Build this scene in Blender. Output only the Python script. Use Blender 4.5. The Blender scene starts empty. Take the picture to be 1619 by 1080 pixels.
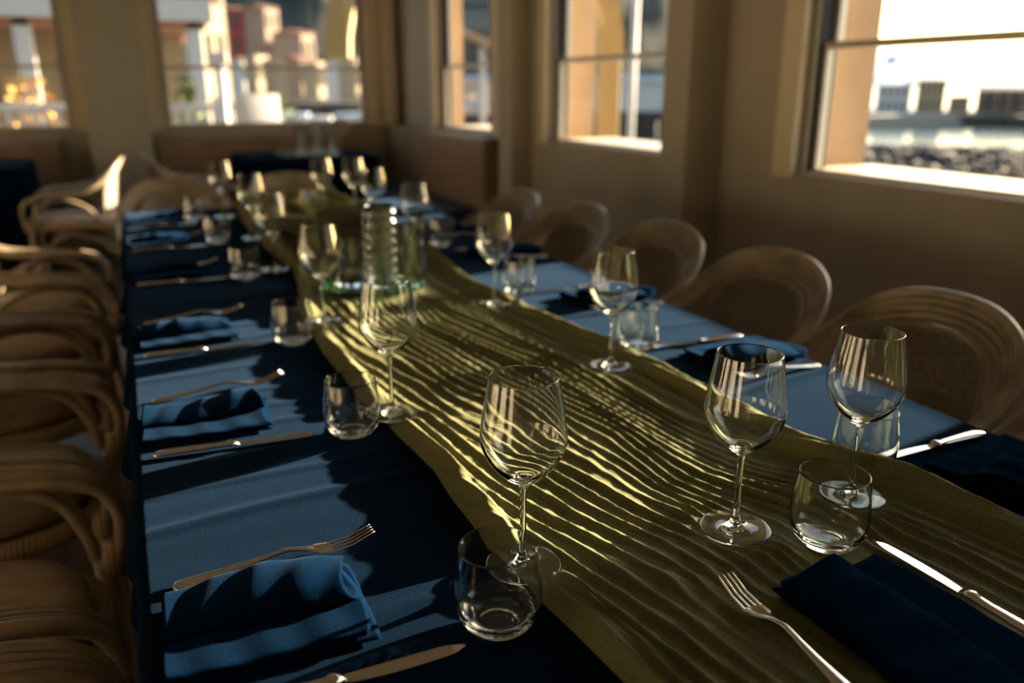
import bpy, math, random
import numpy as np
from math import pi, sin, cos, tan, radians
from mathutils import Vector, Matrix

random.seed(7)
RNG = np.random.RandomState(11)
SC = bpy.context.scene
COL = SC.collection

# ------------------------------------------------------------------ camera
EYE = 1.27
FPX = 1300.0
YAW, PITCH = 24.63, 17.30
cam_d = bpy.data.cameras.new('camera')
cam = bpy.data.objects.new('camera', cam_d)
COL.objects.link(cam)
cam.location = (0, 0, EYE)
cam.rotation_euler = (radians(90 - PITCH), 0, radians(-YAW))
cam_d.sensor_width = 36
cam_d.lens = 36 * FPX / 1619
cam_d.clip_start = 0.02
cam_d.clip_end = 6000
cam_d.dof.use_dof = True
cam_d.dof.focus_distance = 0.95
cam_d.dof.aperture_fstop = 2.5
SC.camera = cam

# ------------------------------------------------------------------ light
SUN_AZ, SUN_EL = 10.0, 10.0          # azimuth from +X towards +Y, elevation
world = bpy.data.worlds.new('sky')
SC.world = world
world.use_nodes = True
wn = world.node_tree
wn.nodes.clear()
wo = wn.nodes.new('ShaderNodeOutputWorld')
wb = wn.nodes.new('ShaderNodeBackground')
sky = wn.nodes.new('ShaderNodeTexSky')
sky.sky_type = 'NISHITA'
sky.sun_disc = False
sky.sun_elevation = radians(SUN_EL)
sky.sun_rotation = radians(90 - SUN_AZ)
sky.air_density = 1.0
sky.dust_density = 2.0
wb.inputs['Strength'].default_value = 0.58
wn.links.new(sky.outputs[0], wb.inputs[0])
wn.links.new(wb.outputs[0], wo.inputs[0])

sd = bpy.data.lights.new('sun', 'SUN')
sd.energy = 54.0
sd.color = (1.0, 0.80, 0.56)
sd.angle = radians(0.7)
sun = bpy.data.objects.new('sun', sd)
COL.objects.link(sun)
sv = Vector((cos(radians(SUN_EL)) * cos(radians(SUN_AZ)), cos(radians(SUN_EL)) * sin(radians(SUN_AZ)), sin(radians(SUN_EL))))
sun.rotation_euler = sv.to_track_quat('Z', 'Y').to_euler()
sun.location = (8, 2, 4)

vs = SC.view_settings
vs.view_transform = 'Standard'
vs.look = 'None'
vs.gamma = 1
vs.use_curve_mapping = False
vs.exposure = 0.15
try:
    SC.cycles.max_bounces = 16
    SC.cycles.transmission_bounces = 14
    SC.cycles.transparent_max_bounces = 16
    SC.cycles.diffuse_bounces = 5
    SC.cycles.glossy_bounces = 6
    SC.cycles.sample_clamp_indirect = 100
    SC.cycles.blur_glossy = 0.3
    SC.cycles.use_denoising = True
except Exception:
    pass

# pixel of the 1619x1080 photograph -> point in the place at height z
_yaw, _pit = radians(YAW), radians(PITCH)
_F = np.array([sin(_yaw) * cos(_pit), cos(_yaw) * cos(_pit), -sin(_pit)])
_R = np.array([cos(_yaw), -sin(_yaw), 0.0])
_U = np.cross(_R, _F)
def ray(px, py):
    return _R * (px - 809.5) + _U * (540 - py) + _F * FPX
def at(px, py, z):
    r = ray(px, py)
    return np.array([0, 0, EYE]) + r * ((z - EYE) / r[2])
def far(px, py, d):
    r = ray(px, py)
    return np.array([0, 0, EYE]) + r * (d / math.hypot(r[0], r[1]))

# ------------------------------------------------------------------ materials
def mat(name, col=(.5, .5, .5), rough=.5, metal=0., **kw):
    m = bpy.data.materials.new(name)
    m.use_nodes = True
    b = m.node_tree.nodes['Principled BSDF']
    b.inputs['Base Color'].default_value = (*col, 1)
    b.inputs['Roughness'].default_value = rough
    b.inputs['Metallic'].default_value = metal
    for k, v in kw.items():
        k = k.replace('_', ' ')
        if k in b.inputs:
            b.inputs[k].default_value = v
    return m
def nd(m, t, **kw):
    n = m.node_tree.nodes.new(t)
    for k, v in kw.items():
        if k in n.inputs: n.inputs[k].default_value = v
        else: setattr(n, k, v)
    return n
def lk(m, a, b): m.node_tree.links.new(a, b)
def objcoord(m, scale=(1, 1, 1)):
    tc = nd(m, 'ShaderNodeTexCoord')
    mp = nd(m, 'ShaderNodeMapping')
    mp.inputs['Scale'].default_value = scale
    lk(m, tc.outputs['Object'], mp.inputs[0])
    return mp.outputs[0]
def vary(m, c1, c2, scale=5., mscale=(1, 1, 1), lo=.35, hi=.65, detail=4):
    b = m.node_tree.nodes['Principled BSDF']
    n = nd(m, 'ShaderNodeTexNoise', Scale=scale, Detail=detail)
    lk(m, objcoord(m, mscale), n.inputs['Vector'])
    r = nd(m, 'ShaderNodeValToRGB')
    r.color_ramp.elements[0].position = lo
    r.color_ramp.elements[1].position = hi
    r.color_ramp.elements[0].color = (*c1, 1)
    r.color_ramp.elements[1].color = (*c2, 1)
    lk(m, n.outputs['Fac'], r.inputs[0])
    lk(m, r.outputs[0], b.inputs['Base Color'])
    return r
def bump(m, scale=100., strength=.2, dist=.001, mscale=(1, 1, 1), detail=3, tex='ShaderNodeTexNoise'):
    b = m.node_tree.nodes['Principled BSDF']
    n = nd(m, tex, Scale=scale)
    if 'Detail' in n.inputs: n.inputs['Detail'].default_value = detail
    lk(m, objcoord(m, mscale), n.inputs['Vector'])
    bp = nd(m, 'ShaderNodeBump', Strength=strength, Distance=dist)
    lk(m, n.outputs[0], bp.inputs['Height'])
    prev = b.inputs['Normal'].links
    if prev: lk(m, prev[0].from_socket, bp.inputs['Normal'])
    lk(m, bp.outputs[0], b.inputs['Normal'])

def fabric(name, c1, c2, sheen=.5, sheen_tint=(1, 1, 1), thread=900, spec=.2, rough=.7):
    m = mat(name, c1, .85)
    b = m.node_tree.nodes['Principled BSDF']
    b.inputs['Sheen Weight'].default_value = sheen
    b.inputs['Sheen Roughness'].default_value = .4
    b.inputs['Sheen Tint'].default_value = (*sheen_tint, 1)
    b.inputs['Specular IOR Level'].default_value = spec
    b.inputs['Specular Tint'].default_value = (*sheen_tint, 1)
    b.inputs['Roughness'].default_value = rough
    vary(m, c1, c2, 380, (1, 1, 1), .3, .75, 5)
    bump(m, thread, .45, .0006, (1, .45, 1), 2)
    bump(m, thread, .45, .0006, (.45, 1, 1), 2)
    return m
M = {}
M['cloth'] = fabric('blue_linen', (.0008, .0042, .0120), (.0018, .0080, .0205), .055, (.26, .50, .95), 900, .0, .7)
M['napkin'] = fabric('navy_linen', (.0006, .0055, .018), (.0014, .0100, .029), .045, (.22, .48, 1.0), 900, .0, .7)
mr = fabric('olive_gauze', (.100, .106, .044), (.190, .180, .092), .0, (1, .9, .5), 700, .1, .8)
M['runner'] = mr
_b = mr.node_tree.nodes['Principled BSDF']
_t = nd(mr, 'ShaderNodeBsdfTranslucent')
_t.inputs['Color'].default_value = (.24, .22, .075, 1)
_mx = nd(mr, 'ShaderNodeMixShader')
_mx.inputs[0].default_value = .12
lk(mr, _b.outputs[0], _mx.inputs[1]); lk(mr, _t.outputs[0], _mx.inputs[2])
lk(mr, _mx.outputs[0], mr.node_tree.nodes['Material Output'].inputs[0])

def glass(name, col=(.985, .995, .99), ior=1.48, rough=0.):
    m = bpy.data.materials.new(name); m.use_nodes = True
    nt = m.node_tree; nt.nodes.clear()
    o = nt.nodes.new('ShaderNodeOutputMaterial')
    g = nt.nodes.new('ShaderNodeBsdfGlass')
    g.inputs['Color'].default_value = (*col, 1)
    g.inputs['IOR'].default_value = ior
    g.inputs['Roughness'].default_value = rough
    nt.links.new(g.outputs[0], o.inputs[0])
    return m
M['glass'] = glass('clear_glass')
M['green_glass'] = glass('green_glass', (.62, .88, .68))
M['ribbed_glass'] = glass('ribbed_clear_glass', (1, 1, 1), 1.5, .14)
def pane_mat():
    m = bpy.data.materials.new('window_pane_glass'); m.use_nodes = True
    nt = m.node_tree; nt.nodes.clear()
    o = nt.nodes.new('ShaderNodeOutputMaterial')
    t = nt.nodes.new('ShaderNodeBsdfTransparent')
    t.inputs[0].default_value = (.96, .97, .96, 1)
    g = nt.nodes.new('ShaderNodeBsdfGlossy'); g.inputs['Roughness'].default_value = 0.02
    lw = nt.nodes.new('ShaderNodeLayerWeight'); lw.inputs[0].default_value = .5
    pw = nt.nodes.new('ShaderNodeMath'); pw.operation = 'POWER'; pw.inputs[1].default_value = 4.5
    nt.links.new(lw.outputs['Facing'], pw.inputs[0])
    l = nt.nodes.new('ShaderNodeMath'); l.operation = 'MULTIPLY_ADD'; l.inputs[1].default_value = .7; l.inputs[2].default_value = .035
    nt.links.new(pw.outputs[0], l.inputs[0])
    x = nt.nodes.new('ShaderNodeMixShader')
    nt.links.new(l.outputs[0], x.inputs[0]); nt.links.new(t.outputs[0], x.inputs[1]); nt.links.new(g.outputs[0], x.inputs[2])
    nt.links.new(x.outputs[0], o.inputs[0])
    return m
M['pane'] = pane_mat()
M['steel'] = mat('polished_steel', (.62, .58, .54), .16, 1.)
bump(M['steel'], 60, .05, .0005)
M['cane'] = mat('rattan_cane', (.42, .30, .17), .28); vary(M['cane'], (.19, .145, .095), (.33, .26, .175), 14, (1, 1, 1)); bump(M['cane'], 120, .25, .001)
M['wrap'] = mat('cane_binding', (.27, .19, .10), .5); bump(M['wrap'], 160, .6, .002, (.2, 1, .2), 1, 'ShaderNodeTexWave')
M['weave'] = mat('woven_rattan', (.28, .21, .14), .6); vary(M['weave'], (.13, .10, .075), (.24, .19, .14), 90, (1, 1, 1)); bump(M['weave'], 200, .5, .001)
M['cushion'] = mat('tan_cushion_fabric', (.40, .27, .13), .9); vary(M['cushion'], (.20, .15, .09), (.25, .195, .12), 30); bump(M['cushion'], 500, .3, .0006)
M['pale_cushion'] = mat('pale_cushion_fabric', (.42, .38, .38), .9); bump(M['pale_cushion'], 500, .3, .0006)
M['wall'] = mat('cream_plaster', (.60, .47, .31), .7); vary(M['wall'], (.33, .29, .235), (.365, .325, .265), 2.5); bump(M['wall'], 40, .08, .002)
M['far_wall'] = mat('cream_plaster_far', (.60, .52, .38), .7); vary(M['far_wall'], (.31, .285, .232), (.345, .318, .26), 2.5)
M['trim'] = mat('cream_gloss_trim', (.60, .52, .37), .45)
M['stucco'] = mat('terracotta_stucco', (.62, .36, .17), .8); vary(M['stucco'], (.33, .22, .13), (.39, .265, .16), 3); bump(M['stucco'], 60, .3, .004)
M['sill'] = mat('pale_stone_sill', (.50, .44, .36), .4); bump(M['sill'], 80, .1, .001)
M['alu'] = mat('grey_aluminium', (.50, .47, .42), .35, .55)
M['rubber'] = mat('black_gasket', (.02, .02, .02), .6)
M['ceiling'] = mat('ceiling_paint', (.34, .30, .24), .8); bump(M['ceiling'], 40, .05, .002)
M['floor'] = mat('dark_wood_floor', (.05, .032, .02), .45); vary(M['floor'], (.035, .022, .013), (.075, .048, .03), 3, (8, .6, 1))
M['bench'] = mat('brown_leatherette', (.23, .135, .065), .45); vary(M['bench'], (.20, .13, .07), (.26, .17, .10), 6); bump(M['bench'], 200, .1, .001)
M['bench_seat'] = mat('dark_blue_seat_fabric', (.012, .02, .045), .8); bump(M['bench_seat'], 300, .3, .001)
M['wood'] = mat('dark_table_wood', (.10, .06, .035), .4); vary(M['wood'], (.07, .04, .022), (.13, .08, .045), 6, (1, 10, 1))
M['wax'] = mat('dark_candle_wax', (.02, .015, .018), .4)
M['leaf'] = mat('green_leaf', (.06, .20, .05), .45); vary(M['leaf'], (.03, .13, .03), (.10, .30, .07), 40)

# ------------------------------------------------------------------ object helpers
def link_mesh(name, V, F, m=None, parent=None, smooth=True, loc=None, sharp=None):
    me = bpy.data.meshes.new(name)
    me.from_pydata([tuple(map(float, v)) for v in V], [], [tuple(map(int, f)) for f in F])
    me.update()
    if smooth:
        me.polygons.foreach_set('use_smooth', [True] * len(me.polygons))
    if sharp is not None:
        try: me.set_sharp_from_angle(angle=radians(sharp))
        except Exception: pass
    o = bpy.data.objects.new(name, me)
    COL.objects.link(o)
    if m is not None: me.materials.append(m)
    if parent is not None: o.parent = parent
    if loc is not None: o.location = loc
    return o
class MB:
    def __init__(s): s.V = []; s.F = []
    def add(s, V, F):
        b = len(s.V); s.V.extend([tuple(v) for v in V]); s.F.extend([tuple(int(i) + b for i in f) for f in F]); return s
    def box(s, x0, x1, y0, y1, z0, z1):
        V = [(x, y, z) for x in (x0, x1) for y in (y0, y1) for z in (z0, z1)]
        return s.add(V, [(0, 1, 3, 2), (4, 6, 7, 5), (0, 4, 5, 1), (2, 3, 7, 6), (0, 2, 6, 4), (1, 5, 7, 3)])
    def rbox(s, x0, x1, y0, y1, z0, z1, r, n=4):
        # rounded box: superposed from a subdivided cube projected with rounded corners
        c = np.array([(x0 + x1) / 2, (y0 + y1) / 2, (z0 + z1) / 2]); h = np.array([(x1 - x0) / 2, (y1 - y0) / 2, (z1 - z0) / 2])
        r = min(r, *h)
        k = 2 * n + 1
        def coords(hh):
            a = [-hh + r * (1 - cos(pi / 2 * i / n)) for i in range(n + 1)]
            return a + [-v for v in reversed(a)]
        idx = {}; V = []; F = []
        ax = [coords(h[0]), coords(h[1]), coords(h[2])]
        K = len(ax[0])
        def vid(i, j, l):
            key = (i, j, l)
            if key not in idx:
                p = np.array([ax[0][i], ax[1][j], ax[2][l]])
                q = np.clip(p, -(h - r), h - r); d = p - q
                dn = np.linalg.norm(d)
                if dn > 1e-9: p = q + d / dn * r
                idx[key] = len(V); V.append(tuple(p + c))
            return idx[key]
        for a in range(3):
            for side in (0, K - 1):
                for u in range(K - 1):
                    for v in range(K - 1):
                        def g(u, v):
                            t = [0, 0, 0]; t[a] = side; t[(a + 1) % 3] = u; t[(a + 2) % 3] = v; return vid(*t)
                        q = (g(u, v), g(u + 1, v), g(u + 1, v + 1), g(u, v + 1))
                        F.append(q if side else q[::-1])
        return s.add(V, F)
    def tube(s, P, r, n=10, smooth=6, closed=False, flat=1.0, up=(0, 0, 1)):
        V, F = tube(P, r, n, smooth, closed, flat, up); return s.add(V, F)
    def lathe(s, prof, n=48, c=(0, 0, 0)):
        V, F = lathe(prof, n); return s.add([(v[0] + c[0], v[1] + c[1], v[2] + c[2]) for v in V], F)
    def build(s, name, m=None, parent=None, smooth=False, loc=None, sharp=None):
        return link_mesh(name, s.V, s.F, m, parent, smooth, loc, sharp)
def catmull(P, k, closed=False):
    P = np.array(P, float)
    if k <= 1: return P
    n = len(P); out = []
    rng = range(n) if closed else range(n - 1)
    for i in rng:
        if closed: p0, p1, p2, p3 = P[(i - 1) % n], P[i], P[(i + 1) % n], P[(i + 2) % n]
        else: p0, p1, p2, p3 = P[max(i - 1, 0)], P[i], P[i + 1], P[min(i + 2, n - 1)]
        for j in range(k):
            t = j / k
            out.append(.5 * ((2 * p1) + (-p0 + p2) * t + (2 * p0 - 5 * p1 + 4 * p2 - p3) * t * t + (-p0 + 3 * p1 - 3 * p2 + p3) * t ** 3))
    if not closed: out.append(P[-1])
    return np.array(out)
def tube(P, r, n=10, k=6, closed=False, flat=1.0, up=(0, 0, 1)):
    P = np.array(P, float)
    if np.isscalar(r): R = np.full(len(P), float(r))
    else: R = np.array(r, float)
    PR = catmull(np.c_[P, R], k, closed); P = PR[:, :3]; R = PR[:, 3]
    N = len(P); V = []; F = []
    T = np.roll(P, -1, 0) - np.roll(P, 1, 0)
    if not closed: T[0] = P[1] - P[0]; T[-1] = P[-1] - P[-2]
    T /= np.linalg.norm(T, axis=1)[:, None] + 1e-12
    a = np.array(up, float); s = np.cross(T[0], a)
    if np.linalg.norm(s) < 1e-3: s = np.cross(T[0], (1, 0, 0))
    s /= np.linalg.norm(s)
    for i in range(N):
        s = s - T[i] * np.dot(s, T[i]); s /= np.linalg.norm(s) + 1e-12
        b = np.cross(s, T[i])
        for j in range(n):
            t = 2 * pi * j / n
            V.append(P[i] + R[i] * (s * cos(t) + b * sin(t) * flat))
    M_ = N if closed else N - 1
    for i in range(M_):
        for j in range(n):
            a0 = i * n + j; a1 = i * n + (j + 1) % n; b0 = ((i + 1) % N) * n + j; b1 = ((i + 1) % N) * n + (j + 1) % n
            F.append((a0, a1, b1, b0))
    if not closed:
        F.append(tuple(reversed(range(n)))); F.append(tuple(range((N - 1) * n, N * n)))
    return V, F
def lathe(prof, n=48):
    V = []; F = []; rows = []
    for r, z in prof:
        if abs(r) < 1e-6: rows.append([len(V)]); V.append((0, 0, z))
        else:
            rows.append(list(range(len(V), len(V) + n)))
            V += [(r * cos(2 * pi * j / n), r * sin(2 * pi * j / n), z) for j in range(n)]
    for a, b in zip(rows, rows[1:]):
        if len(a) == 1 and len(b) == 1: continue
        for j in range(n):
            j2 = (j + 1) % n
            if len(a) == 1: F.append((a[0], b[j2], b[j]))
            elif len(b) == 1: F.append((a[j], a[j2], b[0]))
            else: F.append((a[j], a[j2], b[j2], b[j]))
    return V, F
def grid(nu, nv, f):
    V = [f(i / (nu - 1), j / (nv - 1)) for i in range(nu) for j in range(nv)]
    F = [(i * nv + j, (i + 1) * nv + j, (i + 1) * nv + j + 1, i * nv + j + 1) for i in range(nu - 1) for j in range(nv - 1)]
    return V, F
def tag(o, label=None, cat=None, group=None, kind=None):
    if label: o['label'] = label
    if cat: o['category'] = cat
    if group: o['group'] = group
    if kind: o['kind'] = kind
    return o
def empty(name, loc=(0, 0, 0), rz=0):
    o = bpy.data.objects.new(name, None); COL.objects.link(o)
    o.empty_display_size = .1
    o.location = loc; o.rotation_euler = (0, 0, rz)
    return o
def copy_tree(o, parent=None):
    c = o.copy(); COL.objects.link(c)
    if parent is not None: c.parent = parent
    for ch in list(o.children): copy_tree(ch, c)
    return c
def struct(mb, name, m, smooth=False, label=None):
    o = mb.build(name, m, None, smooth); o['kind'] = 'structure'
    if label: o['label'] = label
    return o
def vnoise(x, y, seed=0):
    r = np.random.RandomState(seed); L = r.rand(256, 256)
    xi = np.floor(x).astype(int); yi = np.floor(y).astype(int); fx = x - xi; fy = y - yi
    fx = fx * fx * (3 - 2 * fx); fy = fy * fy * (3 - 2 * fy)
    g = lambda a, b: L[a % 256, b % 256]
    return (g(xi, yi) * (1 - fx) + g(xi + 1, yi) * fx) * (1 - fy) + (g(xi, yi + 1) * (1 - fx) + g(xi + 1, yi + 1) * fx) * fy

# ================================================================== ROOM
XW, YW, ZC = 2.33, 7.5, 3.0
SILL = .95; HEAD = 2.45; RAIL = 1.41
def wall_y(name, x0, x1, y0, y1, z0, z1, openings, m):      # wall in a plane x = const
    mb = MB(); y = y0
    for a, b, s, h in sorted(openings):
        mb.box(x0, x1, y, a, z0, z1); mb.box(x0, x1, a, b, z0, s); mb.box(x0, x1, a, b, h, z1); y = b
    mb.box(x0, x1, y, y1, z0, z1)
    return struct(mb, name, m)
def wall_x(name, y0, y1, x0, x1, z0, z1, openings, m):
    mb = MB(); x = x0
    for a, b, s, h in sorted(openings):
        mb.box(x, a, y0, y1, z0, z1); mb.box(a, b, y0, y1, z0, s); mb.box(a, b, y0, y1, h, z1); x = b
    mb.box(x, x1, y0, y1, z0, z1)
    return struct(mb, name, m)
WR = [(-1.1, 0.12), (.97, 2.47), (3.34, 4.56), (5.38, 6.52)]
WF = [(-2.05, -.33), (.31, 2.03)]
wr = wall_y('wall_right', XW, XW + .14, -2.5, YW + .14, 0, ZC, [(a, b, SILL, HEAD) for a, b in WR], M['wall'])
wf = wall_x('wall_far', YW, YW + .14, -4.0, XW, 0, ZC, [(a, b, SILL, HEAD) for a, b in WF], M['far_wall'])
struct(MB().box(-4.14, -4.0, -2.5, YW + .14, 0, ZC), 'wall_left', M['wall'])
struct(MB().box(-4.14, XW + .14, -2.64, -2.5, 0, ZC), 'wall_back', M['wall'])
struct(MB().box(-4.14, XW + .14, -2.64, YW + .14, -.1, 0), 'floor', M['floor'])
struct(MB().box(-4.14, XW + .14, -2.64, YW + .14, ZC, ZC + .1), 'ceiling', M['ceiling'])
# piers standing proud of the walls
for k, (y0, y1, xp) in enumerate([(2.92, 3.10, 2.14), (4.79, 4.98, 2.19)]):
    mb = MB(); mb.box(xp, XW, y0, y1, 0, ZC)
    struct(mb, 'trim_%d' % (k + 1), M['wall'], label='plaster pier standing proud of the right wall')
mb = MB(); mb.box(-.24, .20, YW - .28, YW, 0, ZC)
struct(mb, 'trim_3', M['far_wall'], label='plaster pier between the two far windows')
struct(MB().box(2.16, 2.26, YW - .10, YW, SILL - .02, ZC), 'trim_4', M['trim'])
# outer leaf of the building with the arcade's wider arched openings
def arch_leaf_y(name, x0, x1, ys, y0, y1, spring=2.05):
    mb = MB(); y = y0; zt = 3.4
    for a, b in ys:
        mb.box(x0, x1, y, a, -1.2, zt)
        mb.box(x0, x1, a, b, -1.2, SILL - .06)
        n = 20; c = (a + b) / 2; r = (b - a) / 2
        pts = [(c + r * cos(pi * i / n), spring + r * sin(pi * i / n)) for i in range(n + 1)]
        for (ya, za), (yb, zb) in zip(pts, pts[1:]):
            V = [(x, q, z) for x in (x0, x1) for q, z in ((ya, za), (yb, zb), (yb, zt), (ya, zt))]
            mb.add(V, [(0, 1, 2, 3), (7, 6, 5, 4), (0, 4, 5, 1), (3, 2, 6, 7), (1, 5, 6, 2), (0, 3, 7, 4)])
        y = b
    mb.box(x0, x1, y, y1, -1.2, zt)
    return mb
struct(arch_leaf_y('o', XW + .18, XW + .53, [(-1.25, .2), (.87, 2.63), (3.24, 4.93), (5.28, 7.30)], -2.6, YW + .7), 'wall_terrace', M['stucco'])
mb = arch_leaf_y('o', YW + .18, YW + .36, [(-2.2, -.16), (.16, 2.18)], -4.1, XW + .17, 1.50)
mb.V = [(y, x, z) for x, y, z in mb.V]; mb.F = [f[::-1] for f in mb.F]
struct(mb, 'wall_harbour', M['stucco'])

def window(n, horiz, p, a, b):
    """horiz: 'y' for a window in the right wall, 'x' in the far wall. p = plane, a..b = opening"""
    root = empty('window_%d' % n, ((p, (a + b) / 2, SILL) if horiz == 'y' else ((a + b) / 2, p, SILL)))
    root['kind'] = 'structure'
    def W(q0, q1, s0, s1, z0, z1, mb):          # q along the wall, s depth from inner face
        c = (a + b) / 2
        if horiz == 'y': mb.box(s0, s1, q0 - c, q1 - c, z0 - SILL, z1 - SILL)
        else: mb.box(q0 - c, q1 - c, s0, s1, z0 - SILL, z1 - SILL)
    f = MB()
    for q0, q1 in ((a, a + .030), (b - .030, b)): W(q0, q1, .02, .12, SILL, HEAD, f)
    W(a + .035, b - .035, .02, .12, HEAD - .04, HEAD, f); W(a + .035, b - .035, .03, .12, SILL + .0006, SILL + .007, f)
    fr = f.build('window_frame', M['alu'], root)
    g = MB()
    for q0, q1 in ((a + .030, a + .037), (b - .037, b - .030)): W(q0, q1, .028, .11, SILL + .007, HEAD - .04, g)
    g.build('gasket', M['rubber'], fr)
    for nm, z0, z1, s in (('lower_sash', SILL + .007, RAIL + .012, .045), ('upper_sash', RAIL - .012, HEAD - .04, .085)):
        f = MB()
        for q0, q1 in ((a + .037, a + .058), (b - .058, b - .037)): W(q0, q1, s, s + .03, z0, z1, f)
        W(a + .058, b - .058, s, s + .03, z0, z0 + (.010 if z0 < 1.2 else .024), f); W(a + .058, b - .058, s, s + .03, z1 - .024, z1, f)
        so = f.build(nm, M['alu'], root)
        f = MB(); W(a + .056, b - .056, s + .012, s + .016, z0 + (.009 if z0 < 1.2 else .022), z1 - .022, f)
        f.build('pane', M['pane'], so)
    f = MB(); W(a + .001, b - .001, .003, .19, SILL - .03, SILL + .0005, f); W(a - .09, b + .13, .19, .54 if horiz == 'y' else .38, SILL - .03, SILL + .0005, f)
    f.build('window_sill', M['sill'], root)
    f = MB(); ww = .11
    W(a - ww, a, -.016, 0, SILL - .02, HEAD + ww, f); W(b, b + ww, -.016, 0, SILL - .02, HEAD + ww, f); W(a, b, -.016, 0, HEAD, HEAD + ww, f)
    W(a - .012, a, -.024, -.016, SILL, HEAD, f); W(b, b + .012, -.024, -.016, SILL, HEAD, f)
    f.build('casing', M['trim'], root)
    return root
for n, (a, b) in enumerate([WR[1], WR[2], WR[3], WR[0]]): window(n + 1, 'y', XW, a, b)
for n, (a, b) in enumerate(WF): window(n + 5, 'x', YW, a, b)
struct(MB().box(-3.99, XW - .001, YW - .018, YW, 0, .12), 'baseboard_far', M['trim'])
struct(MB().box(XW - .018, XW, -2.49, YW - .02, 0, .12), 'baseboard_right', M['trim'])

# banquettes
def banquette(label, x0, x1, y0, y1, back, top=.88, cut=None):
    """seat fills x0..x1,y0..y1; back = 'y' along far wall, 'x' along right wall"""
    r = empty('banquette', ((x0 + x1) / 2, (y0 + y1) / 2, 0)); tag(r, label, 'bench', 'banquettes along the walls')
    cx, cy = (x0 + x1) / 2, (y0 + y1) / 2
    MB().rbox(x0 - cx, x1 - cx, y0 - cy, y1 - cy, 0, .36, .01, 2).build('base', M['bench'], r, True)
    if back == 'y':
        MB().rbox(x0 - cx, x1 - cx, y0 - cy - .02, y1 - cy - .12, .362, .46, .04).build('seat_cushion', M['bench_seat'], r, True)
        MB().rbox(x0 - cx, x1 - cx, y1 - cy - .12, y1 - cy, .362, top, .03).build('backrest', M['bench'], r, True)
    else:
        MB().rbox(x0 - cx - .02, x1 - cx - .14, y0 - cy, y1 - cy, .362, .46, .04).build('seat_cushion', M['bench_seat'], r, True)
        MB().rbox(x1 - cx - .14, x1 - cx, y0 - cy, y1 - cy, .362, top, .03).build('backrest', M['bench'], r, True)
    return r
banquette('low brown banquette below the far left window, behind the far left blue table', -2.4, -.46, 7.14, YW - .02, 'y', .86)
banquette('brown banquette below the far right window, behind the far blue table', .21, 1.81, 7.14, YW - .02, 'y', .88)
banquette('brown banquette along the right wall in the far corner below the third window', 1.84, XW - .02, 5.22, YW - .02, 'x', .93)

# ================================================================== LONG TABLE
TX0, TX1, TY0, TY1, TZ = -.043, 1.178, .30, 3.86, .75
dt = empty('dining_table', ((TX0 + TX1) / 2, (TY0 + TY1) / 2, 0))
tag(dt, 'long dark wooden table hidden under the blue tablecloth in the foreground', 'table')
hw, hl = (TX1 - TX0) / 2, (TY1 - TY0) / 2
MB().rbox(-hw + .004, hw - .004, -hl + .004, hl - .004, .715, .7465, .006, 2).build('tabletop', M['wood'], dt, True)
MB().box(-hw + .08, hw - .08, -hl + .08, hl - .08, .665, .7149).build('apron', M['wood'], dt)
for sx in (-1, 1):
    for sy in (-1, 1):
        MB().rbox(sx * (hw - .12) - .035, sx * (hw - .12) + .035, sy * (hl - .12) - .035, sy * (hl - .12) + .035, 0, .63, .006, 2).build('leg', M['wood'], dt, True)

def cloth(name, x0, x1, y0, y1, z, drop, step, m, creases=(), seed=3, fold=.012, wr=.0016):
    nx = int((x1 - x0) / step); ny = int((y1 - y0) / step); nd_ = int(drop / (step * 1.6)) + 1
    def axis(a, b, n): return np.r_[a - drop + drop * np.arange(nd_) / nd_, np.linspace(a, b, n), b + drop * (np.arange(nd_) + 1) / nd_]
    S, T = np.meshgrid(axis(x0, x1, nx), axis(y0, y1, ny), indexing='ij')
    X = np.clip(S, x0, x1); Y = np.clip(T, y0, y1)
    ox = S - X; oy = T - Y; od = np.hypot(ox, oy)
    Z = np.full_like(X, z)
    h = wr * (vnoise(S * 2.2 + 9, T * 9 + 3, seed) - .3) + wr * .6 * (vnoise(S * 6, T * 22, seed + 1) - .5)
    for cy, amp, wd, sl in creases:
        h += amp * np.exp(-((T - cy - sl * (S - x0) - .006 * np.sin(S * 11 + cy * 7)) / wd) ** 2)
    Z = Z + np.clip(h, -.0005, .006)
    w = np.clip(od / drop, 0, 1)
    k = fold * (np.sin(T * 17 + seed) + .6 * np.sin(T * 41 + 1) + .5) * w; kx = fold * (np.sin(S * 15 + seed) + .6 * np.sin(S * 37) + .5) * w
    rad = .006
    X = X + np.sign(ox) * (np.minimum(np.abs(ox), rad) + np.maximum(k, -.002)) * (np.abs(ox) > 0)
    Y = Y + np.sign(oy) * (np.minimum(np.abs(oy), rad) + np.maximum(kx, -.002)) * (np.abs(oy) > 0)
    Z = Z - np.maximum(od - rad * .4, 0)
    V = np.stack([X, Y, Z], -1).reshape(-1, 3); a, b = X.shape
    I = np.arange(a * b).reshape(a, b)
    F = np.stack([I[:-1, :-1], I[1:, :-1], I[1:, 1:], I[:-1, 1:]], -1).reshape(-1, 4)
    o = link_mesh(name, V, F, m, None, True)
    sm = o.modifiers.new('thickness', 'SOLIDIFY'); sm.thickness = .0015; sm.offset = -1
    return o
CR = [(.61, .0022, .008, .04), (.70, .0015, .006, .05), (.98, .003, .010, .10), (1.08, .002, .006, .06), (1.30, .002, .008, -.04), (1.37, .0018, .006, -.03), (1.44, .0024, .008, .03), (1.58, .002, .006, 0.05),
      (1.88, .003, .009, .04), (2.16, .0025, .01, -.02), (2.62, .003, .012, .03), (3.2, .003, .012, -.03)]
tc = cloth('tablecloth', TX0, TX1, TY0, TY1, TZ, .09, .0095, M['cloth'], CR)
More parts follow.
